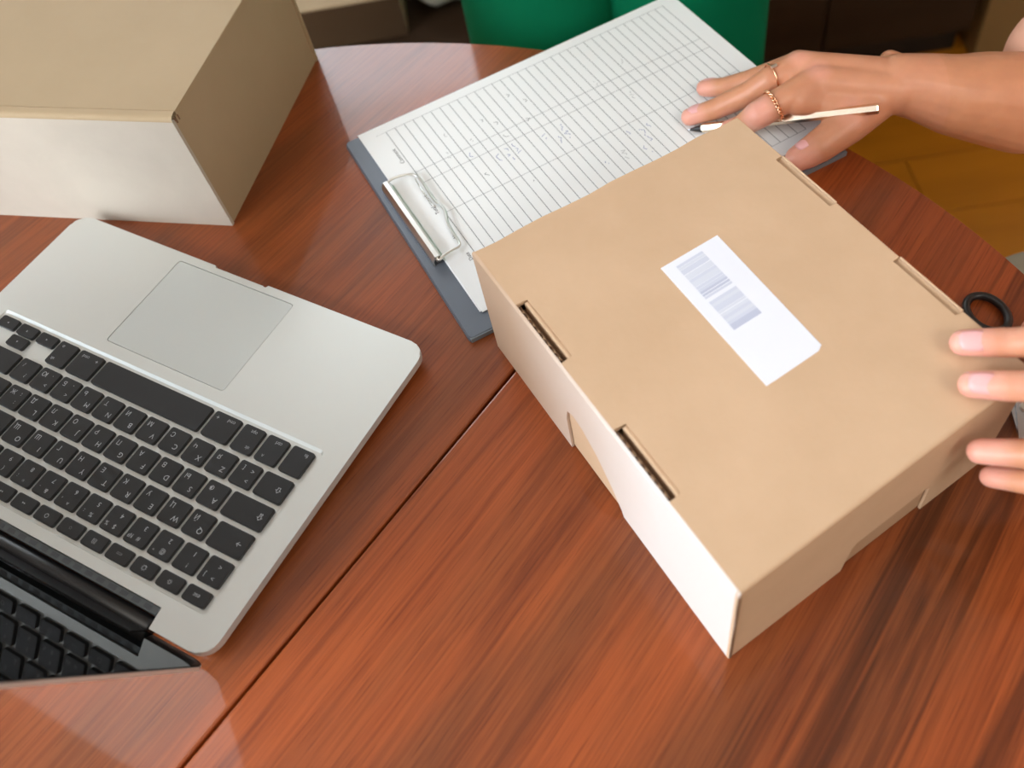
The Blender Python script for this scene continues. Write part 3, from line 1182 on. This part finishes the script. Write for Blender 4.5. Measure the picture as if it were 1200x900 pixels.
def loop(cx, cy, rx, ry, ang, z, r):
    pts = []
    for i in range(28):
        a = 2 * math.pi * i / 28
        x, y = rx * math.cos(a), ry * math.sin(a)
        pts.append((cx + x * math.cos(ang) - y * math.sin(ang), cy + x * math.sin(ang) + y * math.cos(ang), z))
    bm = B()
    tube(bm, pts, r, 10, closed=True)
    return bm


obj('handle', loop(307.5, -4.0, 11.5, 15.0, 0.3, 4.0, 2.7), BLACK, sc, smooth=True)
obj('handle', loop(350.0, -30, 11.5, 15.5, -0.6, 4.0, 2.8), BLACK, sc, smooth=True)
bm = B()
prism(bm, [(306, -19), (311, -18), (303, -62), (306, -100), (296, -165), (292, -100), (297, -62)], 2.2, 4.0)
obj('blade', bm, STEEL, sc)
bm = B()
prism(bm, [(338, -38), (342, -35), (309, -66), (302, -100), (300, -168), (290, -100), (301, -66)], 4.1, 5.8)
obj('blade', bm, STEEL, sc)
bm = B()
tube(bm, [(302.5, -76, 1.5), (302.5, -76, 7.4)], [3.4, 2.8], 16)
obj('pivot_screw', bm, CHROME, sc)

# ------------------------------------------------------------------ things beyond the table
# brown box standing on a low bench behind the table
bench = thing('wooden_bench', 'dark brown wooden bench beyond the far edge of the table', 'bench', (-300, 900, 0))
bm = B()
box(bm, -280, 268, -200, 270, -345, -315, 3)
obj('seat_board', bm, DARKWOOD, bench)
for x, y in ((-250, -170), (240, -170), (-250, 240), (240, 240)):
    bm = B()
    box(bm, x - 22, x + 22, y - 22, y + 22, -750, -345, 2)
    obj('leg', bm, DARKWOOD, bench)

bb = thing('cardboard_box', 'brown cardboard box partly hidden beyond the far table edge, behind the large box', 'box', (-131, 850, -315), math.radians(2))
bw, bd, bh = 300, 200, 62
KB = KRAFT2
bm = B()
box(bm, -bw, 0, 0, 3, 0, bh)
obj('front_panel', bm, SHADED_BOARD, bb)
bm = B()
box(bm, -bw, 0, bd - 3, bd, 0, bh)
obj('back_panel', bm, KB, bb)
for x in (-bw, -3):
    bm = B()
    box(bm, x, x + 3, 3, bd - 3, 0, bh)
    obj('side_panel', bm, KB, bb)
bm = B()
box(bm, -bw + 3, -3, 3, bd - 3, 0, 3)
obj('bottom_panel', bm, KB, bb)
bm = B()
prism(bm, [(-bw - 4, -3), (0, -3), (2, bd * 0.4), (0, bd), (-bw - 4, bd)], bh + 0.5, bh + 4, 0.8)
obj('lid_panel', bm, KB, bb)

# pale cushion edge beside it
bm = B()
pts = []
bmesh.ops.create_uvsphere(bm, u_segments=40, v_segments=20, radius=1)
for vv in bm.verts:
    x, y, z = vv.co
    sx = math.copysign(abs(x) ** 0.55, x)
    sy = math.copysign(abs(y) ** 0.55, y)
    vv.co = (sx * 46, sy * 85, z * 42 + 3 * math.sin(sx * 7))
tag(obj('cushion', bm, CREAM, None, (-80, 960, -271), 0.1, smooth=True), 'pale cream cushion edge between the brown box and the green chair', 'cushion')

# green chair pushed up to the far edge
gc = thing('upholstered_chair', 'deep green fabric chair pushed up to the far table edge', 'chair')


def curved_panel(pts, z0, z1, th):
    """upright padded panel along a plan polyline"""
    bm = B()
    P = [Vector((p[0], p[1])) for p in pts]
    secs = []
    for i, p in enumerate(P):
        a = P[max(i - 1, 0)]
        c = P[min(i + 1, len(P) - 1)]
        d = (c - a).normalized()
        nn = Vector((d.y, -d.x))
        ring = []
        k = 10
        zc = z1
        prof = [(-1, z0), (-1, z1 - th)] + [(-math.cos(math.pi * j / k), z1 - th + th * math.sin(math.pi * j / k)) for j in range(1, k)] + [(1, z1 - th), (1, z0)]
        for f, z in prof:
            ring.append(bm.verts.new((p.x + nn.x * f * th, p.y + nn.y * f * th, z)))
        secs.append(ring)
    for i in range(len(secs) - 1):
        for j in range(len(secs[0]) - 1):
            bm.faces.new((secs[i][j], secs[i][j + 1], secs[i + 1][j + 1], secs[i + 1][j]))
    bm.faces.new(secs[0])
    bm.faces.new(secs[-1][::-1])
    return bm


def arc(cx, cy, rx, ry, a0, a1, k=18):
    return [(cx + rx * math.cos(math.radians(a0 + (a1 - a0) * i / k)), cy + ry * math.sin(math.radians(a0 + (a1 - a0) * i / k))) for i in range(k + 1)]


def curve_pts(ctrl, k=8):
    out = []
    C = [ctrl[0]] + ctrl + [ctrl[-1]]
    for i in range(1, len(C) - 2):
        p0, p1, p2, p3 = [Vector(c) for c in C[i - 1:i + 3]]
        for j in range(k):
            t = j / k
            out.append(tuple(0.5 * ((2 * p1) + (p2 - p0) * t + (2 * p0 - 5 * p1 + 4 * p2 - p3) * t * t + (3 * p1 - p0 - 3 * p2 + p3) * t ** 3)))
    out.append(tuple(ctrl[-1]))
    return out


obj('backrest', curved_panel(curve_pts([(9, 640), (8, 500), (36, 456), (80, 452), (112, 480), (124, 560)]), -500, 260, 26), GREEN, gc, smooth=True)
obj('backrest', curved_panel(curve_pts([(128, 540), (148, 466), (190, 450), (236, 452), (264, 484), (268, 620)]), -500, 250, 26), GREEN, gc, smooth=True)
bm = B()
prism(bm, rrect(10, 268, 500, 860, 40, 5), -420, -290, 20, 3)
obj('seat', bm, GREEN, gc, smooth=True)
for x, y in ((40, 540), (240, 540), (40, 830), (240, 830)):
    bm = B()
    tube(bm, [(x, y, -750), (x, y, -410)], [12, 18], 12)
    obj('leg', bm, DARKWOOD, gc)

# dark cabinet and large carton at the far right
cab = thing('sideboard', 'dark brown wooden sideboard behind the forearm at the far right', 'cabinet', (602, 1150, -750))
bm = B()
box(bm, -296, 296, 0, 380, 60, 760, 3)
obj('body', bm, DARKWOOD, cab)
for x in (-298, -2):
    bm = B()
    box(bm, x + 4, x + 296, -18, 0, 70, 750, 2)
    d_ = obj('door', bm, DARKWOOD, cab)
    bm = B()
    tube(bm, [(x + (270 if x < -9 else 30), -34, 380), (x + (270 if x < -9 else 30), -34, 480)], 5, 10)
    obj('handle', bm, STEEL, d_)
bm = B()
box(bm, -290, 290, 20, 360, 0, 60)
obj('plinth', bm, BLACK, cab)

carton = thing('cardboard_box', 'tall brown carton standing on the floor at the far right corner', 'box', (1045, 1120, -750), math.radians(-2))
for nm, (x0, x1, y0, y1) in (('front_panel', (-130, 330, 0, 4)), ('back_panel', (-130, 330, 396, 400)), ('side_panel', (-130, -126, 4, 396)), ('side_panel', (326, 330, 4, 396))):
    bm = B()
    box(bm, x0, x1, y0, y1, 0, 520)
    obj(nm, bm, CARTON, carton)
bm = B()
box(bm, -130, 330, 0, 400, 520, 524)
obj('lid_panel', bm, KRAFT2, carton)
bm = B()
box(bm, 80, 128, 0, 400, 524, 524.6)
obj('packing_tape', bm, KRAFT_DARK, carton)

# ------------------------------------------------------------------ the person


_ico = B()
bmesh.ops.create_icosphere(_ico, subdivisions=3, radius=1)
ICO = [v_.co.copy() for v_ in _ico.verts]
_ico.free()


def cloud(bm, spheres):
    """convex hull of a few spheres ((x,y,z), r) as one closed solid"""
    vs = []
    for p, r in spheres:
        rr = r if isinstance(r, (tuple, list)) else (r, r, r)
        vs += [bm.verts.new((c.x * rr[0] + p[0], c.y * rr[1] + p[1], c.z * rr[2] + p[2])) for c in ICO]
    bmesh.ops.convex_hull(bm, input=vs, use_existing_faces=False)
    bmesh.ops.delete(bm, geom=[v_ for v_ in bm.verts if not v_.link_faces], context='VERTS')
    return bm


def chain_solids(bms, pts, rad):
    for i in range(len(pts) - 1):
        b_ = B()
        cloud(b_, [(pts[i], rad[i]), (pts[i + 1], rad[i + 1])])
        bms.append(b_)


def fuse(bms, voxel, smooth_it, fac=0.5):
    big = B()
    for b_ in bms:
        me = bpy.data.meshes.new('x')
        bmesh.ops.scale(b_, vec=(S, S, S), verts=b_.verts)
        bmesh.ops.recalc_face_normals(b_, faces=b_.faces)
        b_.to_mesh(me)
        b_.free()
        big.from_mesh(me)
        bpy.data.meshes.remove(me)
    me = bpy.data.meshes.new('x')
    big.to_mesh(me)
    big.free()
    o = bpy.data.objects.new('x', me)
    COL.objects.link(o)
    r = o.modifiers.new('r', 'REMESH')
    r.mode = 'VOXEL'
    r.voxel_size = voxel
    s_ = o.modifiers.new('s', 'SMOOTH')
    s_.iterations = smooth_it
    s_.factor = fac
    out = evaluated(o)
    bpy.data.objects.remove(o)
    bpy.data.meshes.remove(me)
    return out


def finger(bms, pts, rad):
    chain_solids(bms, pts, rad)


tips = []      # (point, radius of the pink area, strength)
# --- right hand (holds the pen on the form)
R_WR = (302, 184, 37)
R_MCP = {'index': (243, 188, 46), 'middle': (234, 205, 48), 'ring': (239, 220, 38), 'pinky': (250, 232, 26)}
RH = []
chain_solids(RH, [(403.5, 178, 5), (365, 178, 18), (346, 177, 24), (320, 181, 33), R_WR], [37, 32, 28.5, 23.5, 21])
for wr, mc, r0, r1 in (((300, 176, 38), R_MCP['index'], 15, 12), ((300, 184, 40), R_MCP['middle'], 16, 11.5), ((300, 190, 36), R_MCP['ring'], 14, 10.5), ((302, 194, 32), R_MCP['pinky'], 12, 9.5)):
    chain_solids(RH, [wr, mc], [r0, r1])
b_ = B()
cloud(b_, [((298, 176, 35), 15), ((300, 190, 33), 13), (R_MCP['index'], 10), (R_MCP['middle'], 9), (R_MCP['ring'], 8.5), (R_MCP['pinky'], 8)])
RH.append(b_)
# index: bent, pad behind the lid corner
finger(RH, [R_MCP['index'], (220, 178, 45), (198, 172.5, 38)], [11.8, 10.2, 10.4])
finger(RH, [(198, 172.5, 38), (189, 180, 23), (181, 188, 15)], [10.2, 8.4, 6.8])
# middle: long, reaching past the pen point
finger(RH, [R_MCP['middle'], (212, 200, 44), (196, 202, 32)], [11.2, 9.6, 9.0])
finger(RH, [(196, 202, 32), (174, 206, 20), (155.5, 208.5, 14)], [9.0, 8.0, 6.8])
# ring
finger(RH, [R_MCP['ring'], (212, 216, 35), (200, 221, 28)], [9.8, 8.8, 8.4])
finger(RH, [(200, 221, 28), (187, 230, 19), (173, 239, 13.6)], [8.4, 7.6, 6.6])
# little finger tucked under
finger(RH, [R_MCP['pinky'], (236, 236, 24), (226, 229, 17)], [8.6, 7.6, 7.0])
finger(RH, [(226, 229, 17), (222, 218, 13)], [7.0, 6.2])
# thumb
finger(RH, [(286, 175, 32), (262, 160.5, 27), (238.5, 151, 19.5)], [15, 14, 12.2])
finger(RH, [(238.5, 151, 19.5), (231, 149, 17), (222.5, 147.0, 14.5)], [11.8, 11.2, 9.4])
b_ = B()
cloud(b_, [((286, 175, 33), 14), ((264, 163, 28), 10.5), ((243, 176, 37), 9), ((284, 180, 36), 13)])
RH.append(b_)
b_ = B()
cloud(b_, [((243, 176, 37), 9), (R_MCP['index'], 11.5), ((226, 175, 42), 9.5)])
RH.append(b_)
# ulna head
b_ = B()
cloud(b_, [((303, 206, 40), 8), ((320, 196, 36), 8)])
RH.append(b_)
me_r = fuse(RH, 0.0014, 7)
for p, r, s_ in (((183, 188, 15), 16, .9), ((155, 208, 14), 18, .9), ((173, 239, 13), 17, .9), ((224, 147, 14), 20, .8), ((197, 171, 42), 15, .95), ((243, 188, 56), 13, .55), ((234, 205, 57), 13, .55), ((262, 160, 36), 16, .45)):
    tips.append((p, r, s_))

# --- left hand (grips the near right corner of the parcel)
LH = []
LW = (360, -128, 104)
LM = {'index': (300, -108, 116), 'middle': (294, -129, 118), 'ring': (290, -150, 110), 'pinky': (292, -164, 97)}
chain_solids(LH, [(480, -130, 60), (420, -130, 84), LW], [37, 31, 24])
for wr, mc, r0, r1 in (((356, -118, 106), LM['index'], 15, 11), ((356, -126, 106), LM['middle'], 16, 11), ((356, -134, 104), LM['ring'], 15, 10.5), ((356, -142, 100), LM['pinky'], 13, 9.5)):
    chain_solids(LH, [wr, mc], [r0, r1])
b_ = B()
cloud(b_, [((354, -120, 104), 15), ((354, -138, 101), 14)] + [(LM[k_], 8.8) for k_ in LM])
LH.append(b_)
finger(LH, [LM['index'], (275, -100, 112), (255, -91.2, 104.5), (237, -85.2, 100.8)], [9.6, 8.2, 7.7, 6.8])
finger(LH, [LM['middle'], (268, -125, 112.5), (248, -116.5, 105), (232.5, -109.8, 100.8)], [9.6, 8.2, 7.7, 6.8])
finger(LH, [LM['ring'], (270, -154, 98), (253, -143.0, 84), (234.5, -133.8, 76)], [9.0, 8.2, 7.6, 6.6])
finger(LH, [LM['pinky'], (272, -163, 84), (256, -151.0, 69), (243, -140.0, 58)], [8.4, 7.4, 6.8, 5.8])
# thumb along the right wall
finger(LH, [(350, -104, 100), (326, -84, 92), (310, -68, 76), (298, -58, 60)], [14, 11, 9.4, 7.6])
me_l = fuse(LH, 0.0014, 7)
for p, r, s_ in (((238, -85, 100), 20, 1), ((235, -111, 100), 20, 1), ((238, -133, 75), 20, 1), ((246, -139, 58), 16, 1), ((256, -91, 108), 13, .4), ((250, -117, 108), 13, .4), ((298, -58, 60), 14, 1)):
    tips.append((p, r, s_))

# --- trunk, upper arms, head and legs: beyond the frame, kept simple, under clothes
PC = 40
TB = []
chain_solids(TB, [(403.5, 178, 5), (500, 182, -30), (560, 200, 60), (640, 225, 225)], [36.5, 39, 41, 48])
chain_solids(TB, [(480, -130, 60), (560, -135, 20), (600, -135, 90), (640, -140, 225)], [36.5, 38, 41, 48])
for sph in ([((660, PC - 95, 205), 80), ((660, PC + 95, 205), 80), ((690, PC - 60, -60), 100), ((690, PC + 60, -60), 100)], [((690, PC - 60, -60), 100), ((690, PC + 60, -60), 100), ((700, PC - 75, -200), 100), ((700, PC + 75, -200), 100)],
            [((625, PC, 440), (88, 72, 95)), ((600, PC, 400), (55, 45, 50))], [((545, PC, 440), 8), ((530, PC, 425), 9), ((550, PC, 418), 10)]):
    b_ = B()
    cloud(b_, sph)
    TB.append(b_)
chain_solids(TB, [(655, PC, 290), (640, PC, 370)], [50, 52])
for sgn in (-1, 1):
    chain_solids(TB, [(700, PC + sgn * 80, -215), (440, PC + sgn * 82, -232), (430, PC + sgn * 80, -480), (450, PC + sgn * 80, -690)], [78, 58, 50, 36])
    chain_solids(TB, [(450, PC + sgn * 80, -705), (360, PC + sgn * 90, -725)], [38, 24])
me_t = fuse(TB, 0.009, 4)

bmj = B()
for me_ in (me_r, me_l, me_t):
    bmj.from_mesh(me_)
    bpy.data.meshes.remove(me_)
me = bpy.data.meshes.new('person')
bmesh.ops.scale(bmj, vec=(1, 1, 1), verts=bmj.verts)
bmj.to_mesh(me)
bmj.free()
person = link('person', me, SKIN, smooth=True)

tag(person, 'seated person reaching in from the right, ringed hand on the form, other gripping the box', 'person')
# pink tint of fingertips and knuckles as a skin property
at = me.attributes.new('pink', 'FLOAT', 'POINT')
near = [(Vector(p) * S, r * S, s_) for p, r, s_ in tips]
vals = [0.0] * len(me.vertices)
for i, vv in enumerate(me.vertices):
    if vv.co.x > 0.33:
        continue
    f = 0.10
    for p, r, s_ in near:
        d_ = (vv.co - p).length / r
        if d_ < 1:
            f = max(f, s_ * (1 - d_ * d_))
    vals[i] = f
at.data.foreach_set('value', vals)

# finger creases pressed into the skin
from mathutils.kdtree import KDTree
kd = KDTree(len(me.vertices))
for i, vv in enumerate(me.vertices):
    kd.insert(vv.co, i)
kd.balance()


def crease(p, axis, across, n_=2, gap=2.0, depth=0.5, w=1.0, half=6):
    """n_ fine folds across a finger at p (mm); axis = finger direction"""
    p, ax = Vector(p), Vector(axis).normalized()
    for c_, i, d_ in kd.find_range(p * S, half * 1.6 * S):
        q = c_ / S - p
        s_ = q.dot(ax)
        vv = me.vertices[i]
        if vv.normal.z < 0.15:
            continue
        for j in range(n_):
            o_ = (j - (n_ - 1) / 2) * gap
            k_ = math.exp(-((s_ - o_) / w) ** 2) * max(0, 1 - (q.length / (half * 1.6)) ** 2)
            vv.co -= vv.normal * depth * S * k_


crease((256, -91.5, 112), (1, -.4, 0.3), None, 3, 2.2, 0.5, 0.8, 7)
crease((250, -117, 112.6), (1, -.4, 0.3), None, 3, 2.2, 0.5, 0.8, 7)
crease((256, -144, 91), (1, -.4, 0.5), None, 2, 2.2, 0.5, 0.8, 7)
crease((196, 202, 41), (-1, .1, -.5), None, 3, 2.0, 0.5, 0.7, 7)
crease((200, 221, 36), (-1, .4, -.5), None, 3, 2.0, 0.5, 0.7, 7)
crease((174, 206, 28), (-1, .1, -.4), None, 2, 1.8, 0.35, 0.7, 6)
crease((198, 172, 48), (-1, -.2, -.4), None, 3, 2.2, 0.35, 0.8, 8)
crease((238, 151, 31), (1, .3, .3), None, 2, 2.2, 0.45, 0.8, 8)
me.update()


from mathutils.bvhtree import BVHTree
_b = B()
_b.from_mesh(me)
BVH = BVHTree.FromBMesh(_b)


def nail(p, d, nrm, L, W_, tilt=0.0):
    """thin curved nail plate: p centre on the skin, d towards the fingertip"""
    d, nrm = Vector(d).normalized(), Vector(nrm).normalized()
    hit, hn, _i, _d = BVH.ray_cast((Vector(p) + nrm * 22) * S, -nrm, 0.04)
    if hit is not None:
        nrm = (nrm * 0.5 + hn * 0.5).normalized()
        p = hit / S + hn * 0.25
        d = (d - nrm * d.dot(nrm)).normalized()
    sd = d.cross(nrm).normalized()
    nrm = sd.cross(d).normalized()
    bm = B()
    G = []
    for i in range(9):
        f = -1 + 2 * i / 8
        wv = W_ * (1 - 0.25 * max(0, f) ** 2 - 0.45 * max(0, -f - 0.3) ** 2)
        if i in (0, 8):
            wv *= 0.72
        r_ = []
        for j in range(9):
            g = -1 + 2 * j / 8
            h = -0.30 * W_ * g * g - 0.05 * L * f * f
            r_.append(bm.verts.new(Vector(p) + d * f * L + sd * g * wv + nrm * h))
        G.append(r_)
    for i in range(8):
        for j in range(8):
            bm.faces.new((G[i][j], G[i + 1][j], G[i + 1][j + 1], G[i][j + 1]))
    o = obj('fingernail', bm, NAIL, person, smooth=True)
    md = o.modifiers.new('solid', 'SOLIDIFY')
    md.thickness = 0.5 * S
    md.offset = -1
    return o


nail((239.0, -89.0, 107.4), (-1, 0.33, -0.15), (-0.28, -0.42, 0.86), 6.3, 5.2)
nail((234.6, -113.8, 107.4), (-1, 0.38, -0.15), (-0.28, -0.44, 0.86), 6.3, 5.2)
nail((226.5, 150.0, 25.6), (-0.9, -0.3, -0.3), (-0.25, 0.25, 1), 6.0, 5.4)
nail((177.0, 239.0, 20.8), (-0.8, 0.5, -0.3), (-0.2, 0.1, 1), 5.0, 4.2)
nail((159.5, 208.5, 21.2), (-0.95, 0.12, -0.3), (-0.25, 0.0, 1), 5.4, 4.6)

# clothing: peach top with short sleeves, cream trousers; brown hair
bs = []
chain_solids(bs, [(446, 202, 16), (500, 184, -20)], [51, 54])
chain_solids(bs, [(500, 184, -24), (560, 200, 60), (640, 222, 220)], [54, 56, 66])
chain_solids(bs, [(520, -132, 40), (560, -135, 24), (600, -135, 90), (640, -138, 220)], [46, 50, 56, 66])
for sph in ([((660, PC - 95, 212), 94), ((660, PC + 95, 212), 94), ((690, PC - 60, -60), 113), ((690, PC + 60, -60), 113)], [((690, PC - 60, -60), 113), ((690, PC + 60, -60), 113), ((700, PC - 70, -190), 112), ((700, PC + 70, -190), 112)]):
    b_ = B()
    cloud(b_, sph)
    bs.append(b_)
me_s = fuse(bs, 0.006, 3)
link('blouse', me_s, PEACH, person, smooth=True)
bs = []
for sgn in (-1, 1):
    chain_solids(bs, [(700, PC + sgn * 78, -215), (470, PC + sgn * 84, -226)], [96, 76])
    chain_solids(bs, [(470, PC + sgn * 84, -226), (440, PC + sgn * 80, -480), (452, PC + sgn * 80, -670)], [76, 66, 60])
me_s = fuse(bs, 0.007, 3)
link('trousers', me_s, CREAM, person, smooth=True)
bs = []
b_ = B()
cloud(b_, [((640, PC, 455), (92, 82, 100)), ((668, PC, 400), (70, 80, 60))])
bs.append(b_)
chain_solids(bs, [(690, PC, 400), (735, PC, 280)], [60, 40])
me_s = fuse(bs, 0.006, 2)
link('hair', me_s, HAIR, person, smooth=True)
st = thing('dining_chair', 'dark wooden chair under the seated person at the right', 'chair', (700, PC, -750))
bm = B()
box(bm, -200, 190, -210, 210, 405, 428, 4)
obj('seat', bm, DARKWOOD, st)
for x, y in ((-180, -190), (-180, 190), (170, -190), (170, 190)):
    bm = B()
    box(bm, x - 16, x + 16, y - 16, y + 16, 0, 405, 2)
    obj('leg', bm, DARKWOOD, st)
bm = B()
box(bm, 160, 185, -205, 205, 428, 930, 4)
obj('backrest', bm, DARKWOOD, st)

# pen, held between the fingers and the base of the thumb
pen = thing('pen', 'champagne-coloured metal pen with black tip under the right hand fingers', 'pen')
pa, pb = Vector((153.0, 201.5, 8.0)), Vector((278.0, 152.6, 45))
pd = (pb - pa).normalized()


def along(t):
    return tuple(pa + pd * t)


bm = B()
tube(bm, [along(0), along(2)], [0.4, 0.9], 10)
obj('nib', bm, STEEL, pen, smooth=False)
bm = B()
tube(bm, [along(2), along(10.5), along(11)], [1.0, 2.9, 3.3], 14)
obj('tip_cone', bm, BLACK, pen)
Lp = (pb - pa).length
bm = B()
tube(bm, [along(11), along(13), along(Lp - 1), along(Lp)], [3.2, 3.6, 3.7, 3.1], 6)
obj('barrel', bm, PEN_M, pen)


def ring_pts(c, axis, r, k=36, rx=1.0):
    c, ax = Vector(c), Vector(axis).normalized()
    a_ = ax.orthogonal().normalized()
    b2 = ax.cross(a_)
    return [tuple(c + a_ * r * math.cos(2 * math.pi * i / k) + b2 * r * math.sin(2 * math.pi * i / k)) for i in range(k)]


rg = thing('ring', 'thin gold ring with a tiny pale stone on the farther finger', 'ring')
c_, ax_ = (214, 200.8, 45), (-22, -5, -3)
bm = B()
tube(bm, ring_pts(c_, ax_, 10.5, 40), 0.6, 6, closed=True)
obj('band', bm, GOLD, rg, smooth=True)
bm = B()
tube(bm, [(212.2, 199.0, 55.8), (216.6, 200.6, 56.2)], [1.1, 1.1], 8)
obj('stone', bm, CHROME, rg)
rg2 = thing('ring', 'braided rose gold chain ring on the bent index finger', 'ring')
c_, ax_ = (209.5, 175.3, 41.8), (-20, -5.5, -7)
bm = B()
P_ = ring_pts(c_, ax_, 11.2, 96)
for ph in (0, math.pi):
    Q_ = []
    for i, p in enumerate(P_):
        rad = (Vector(p) - Vector(c_)).normalized()
        Q_.append(tuple(Vector(p) + rad * 0.5 * math.cos(i * math.pi / 4 + ph) + Vector(ax_).normalized() * 1.25 * math.sin(i * math.pi / 4 + ph)))
    tube(bm, Q_, 0.55, 6, closed=True)
obj('band', bm, GOLD, rg2, smooth=True)
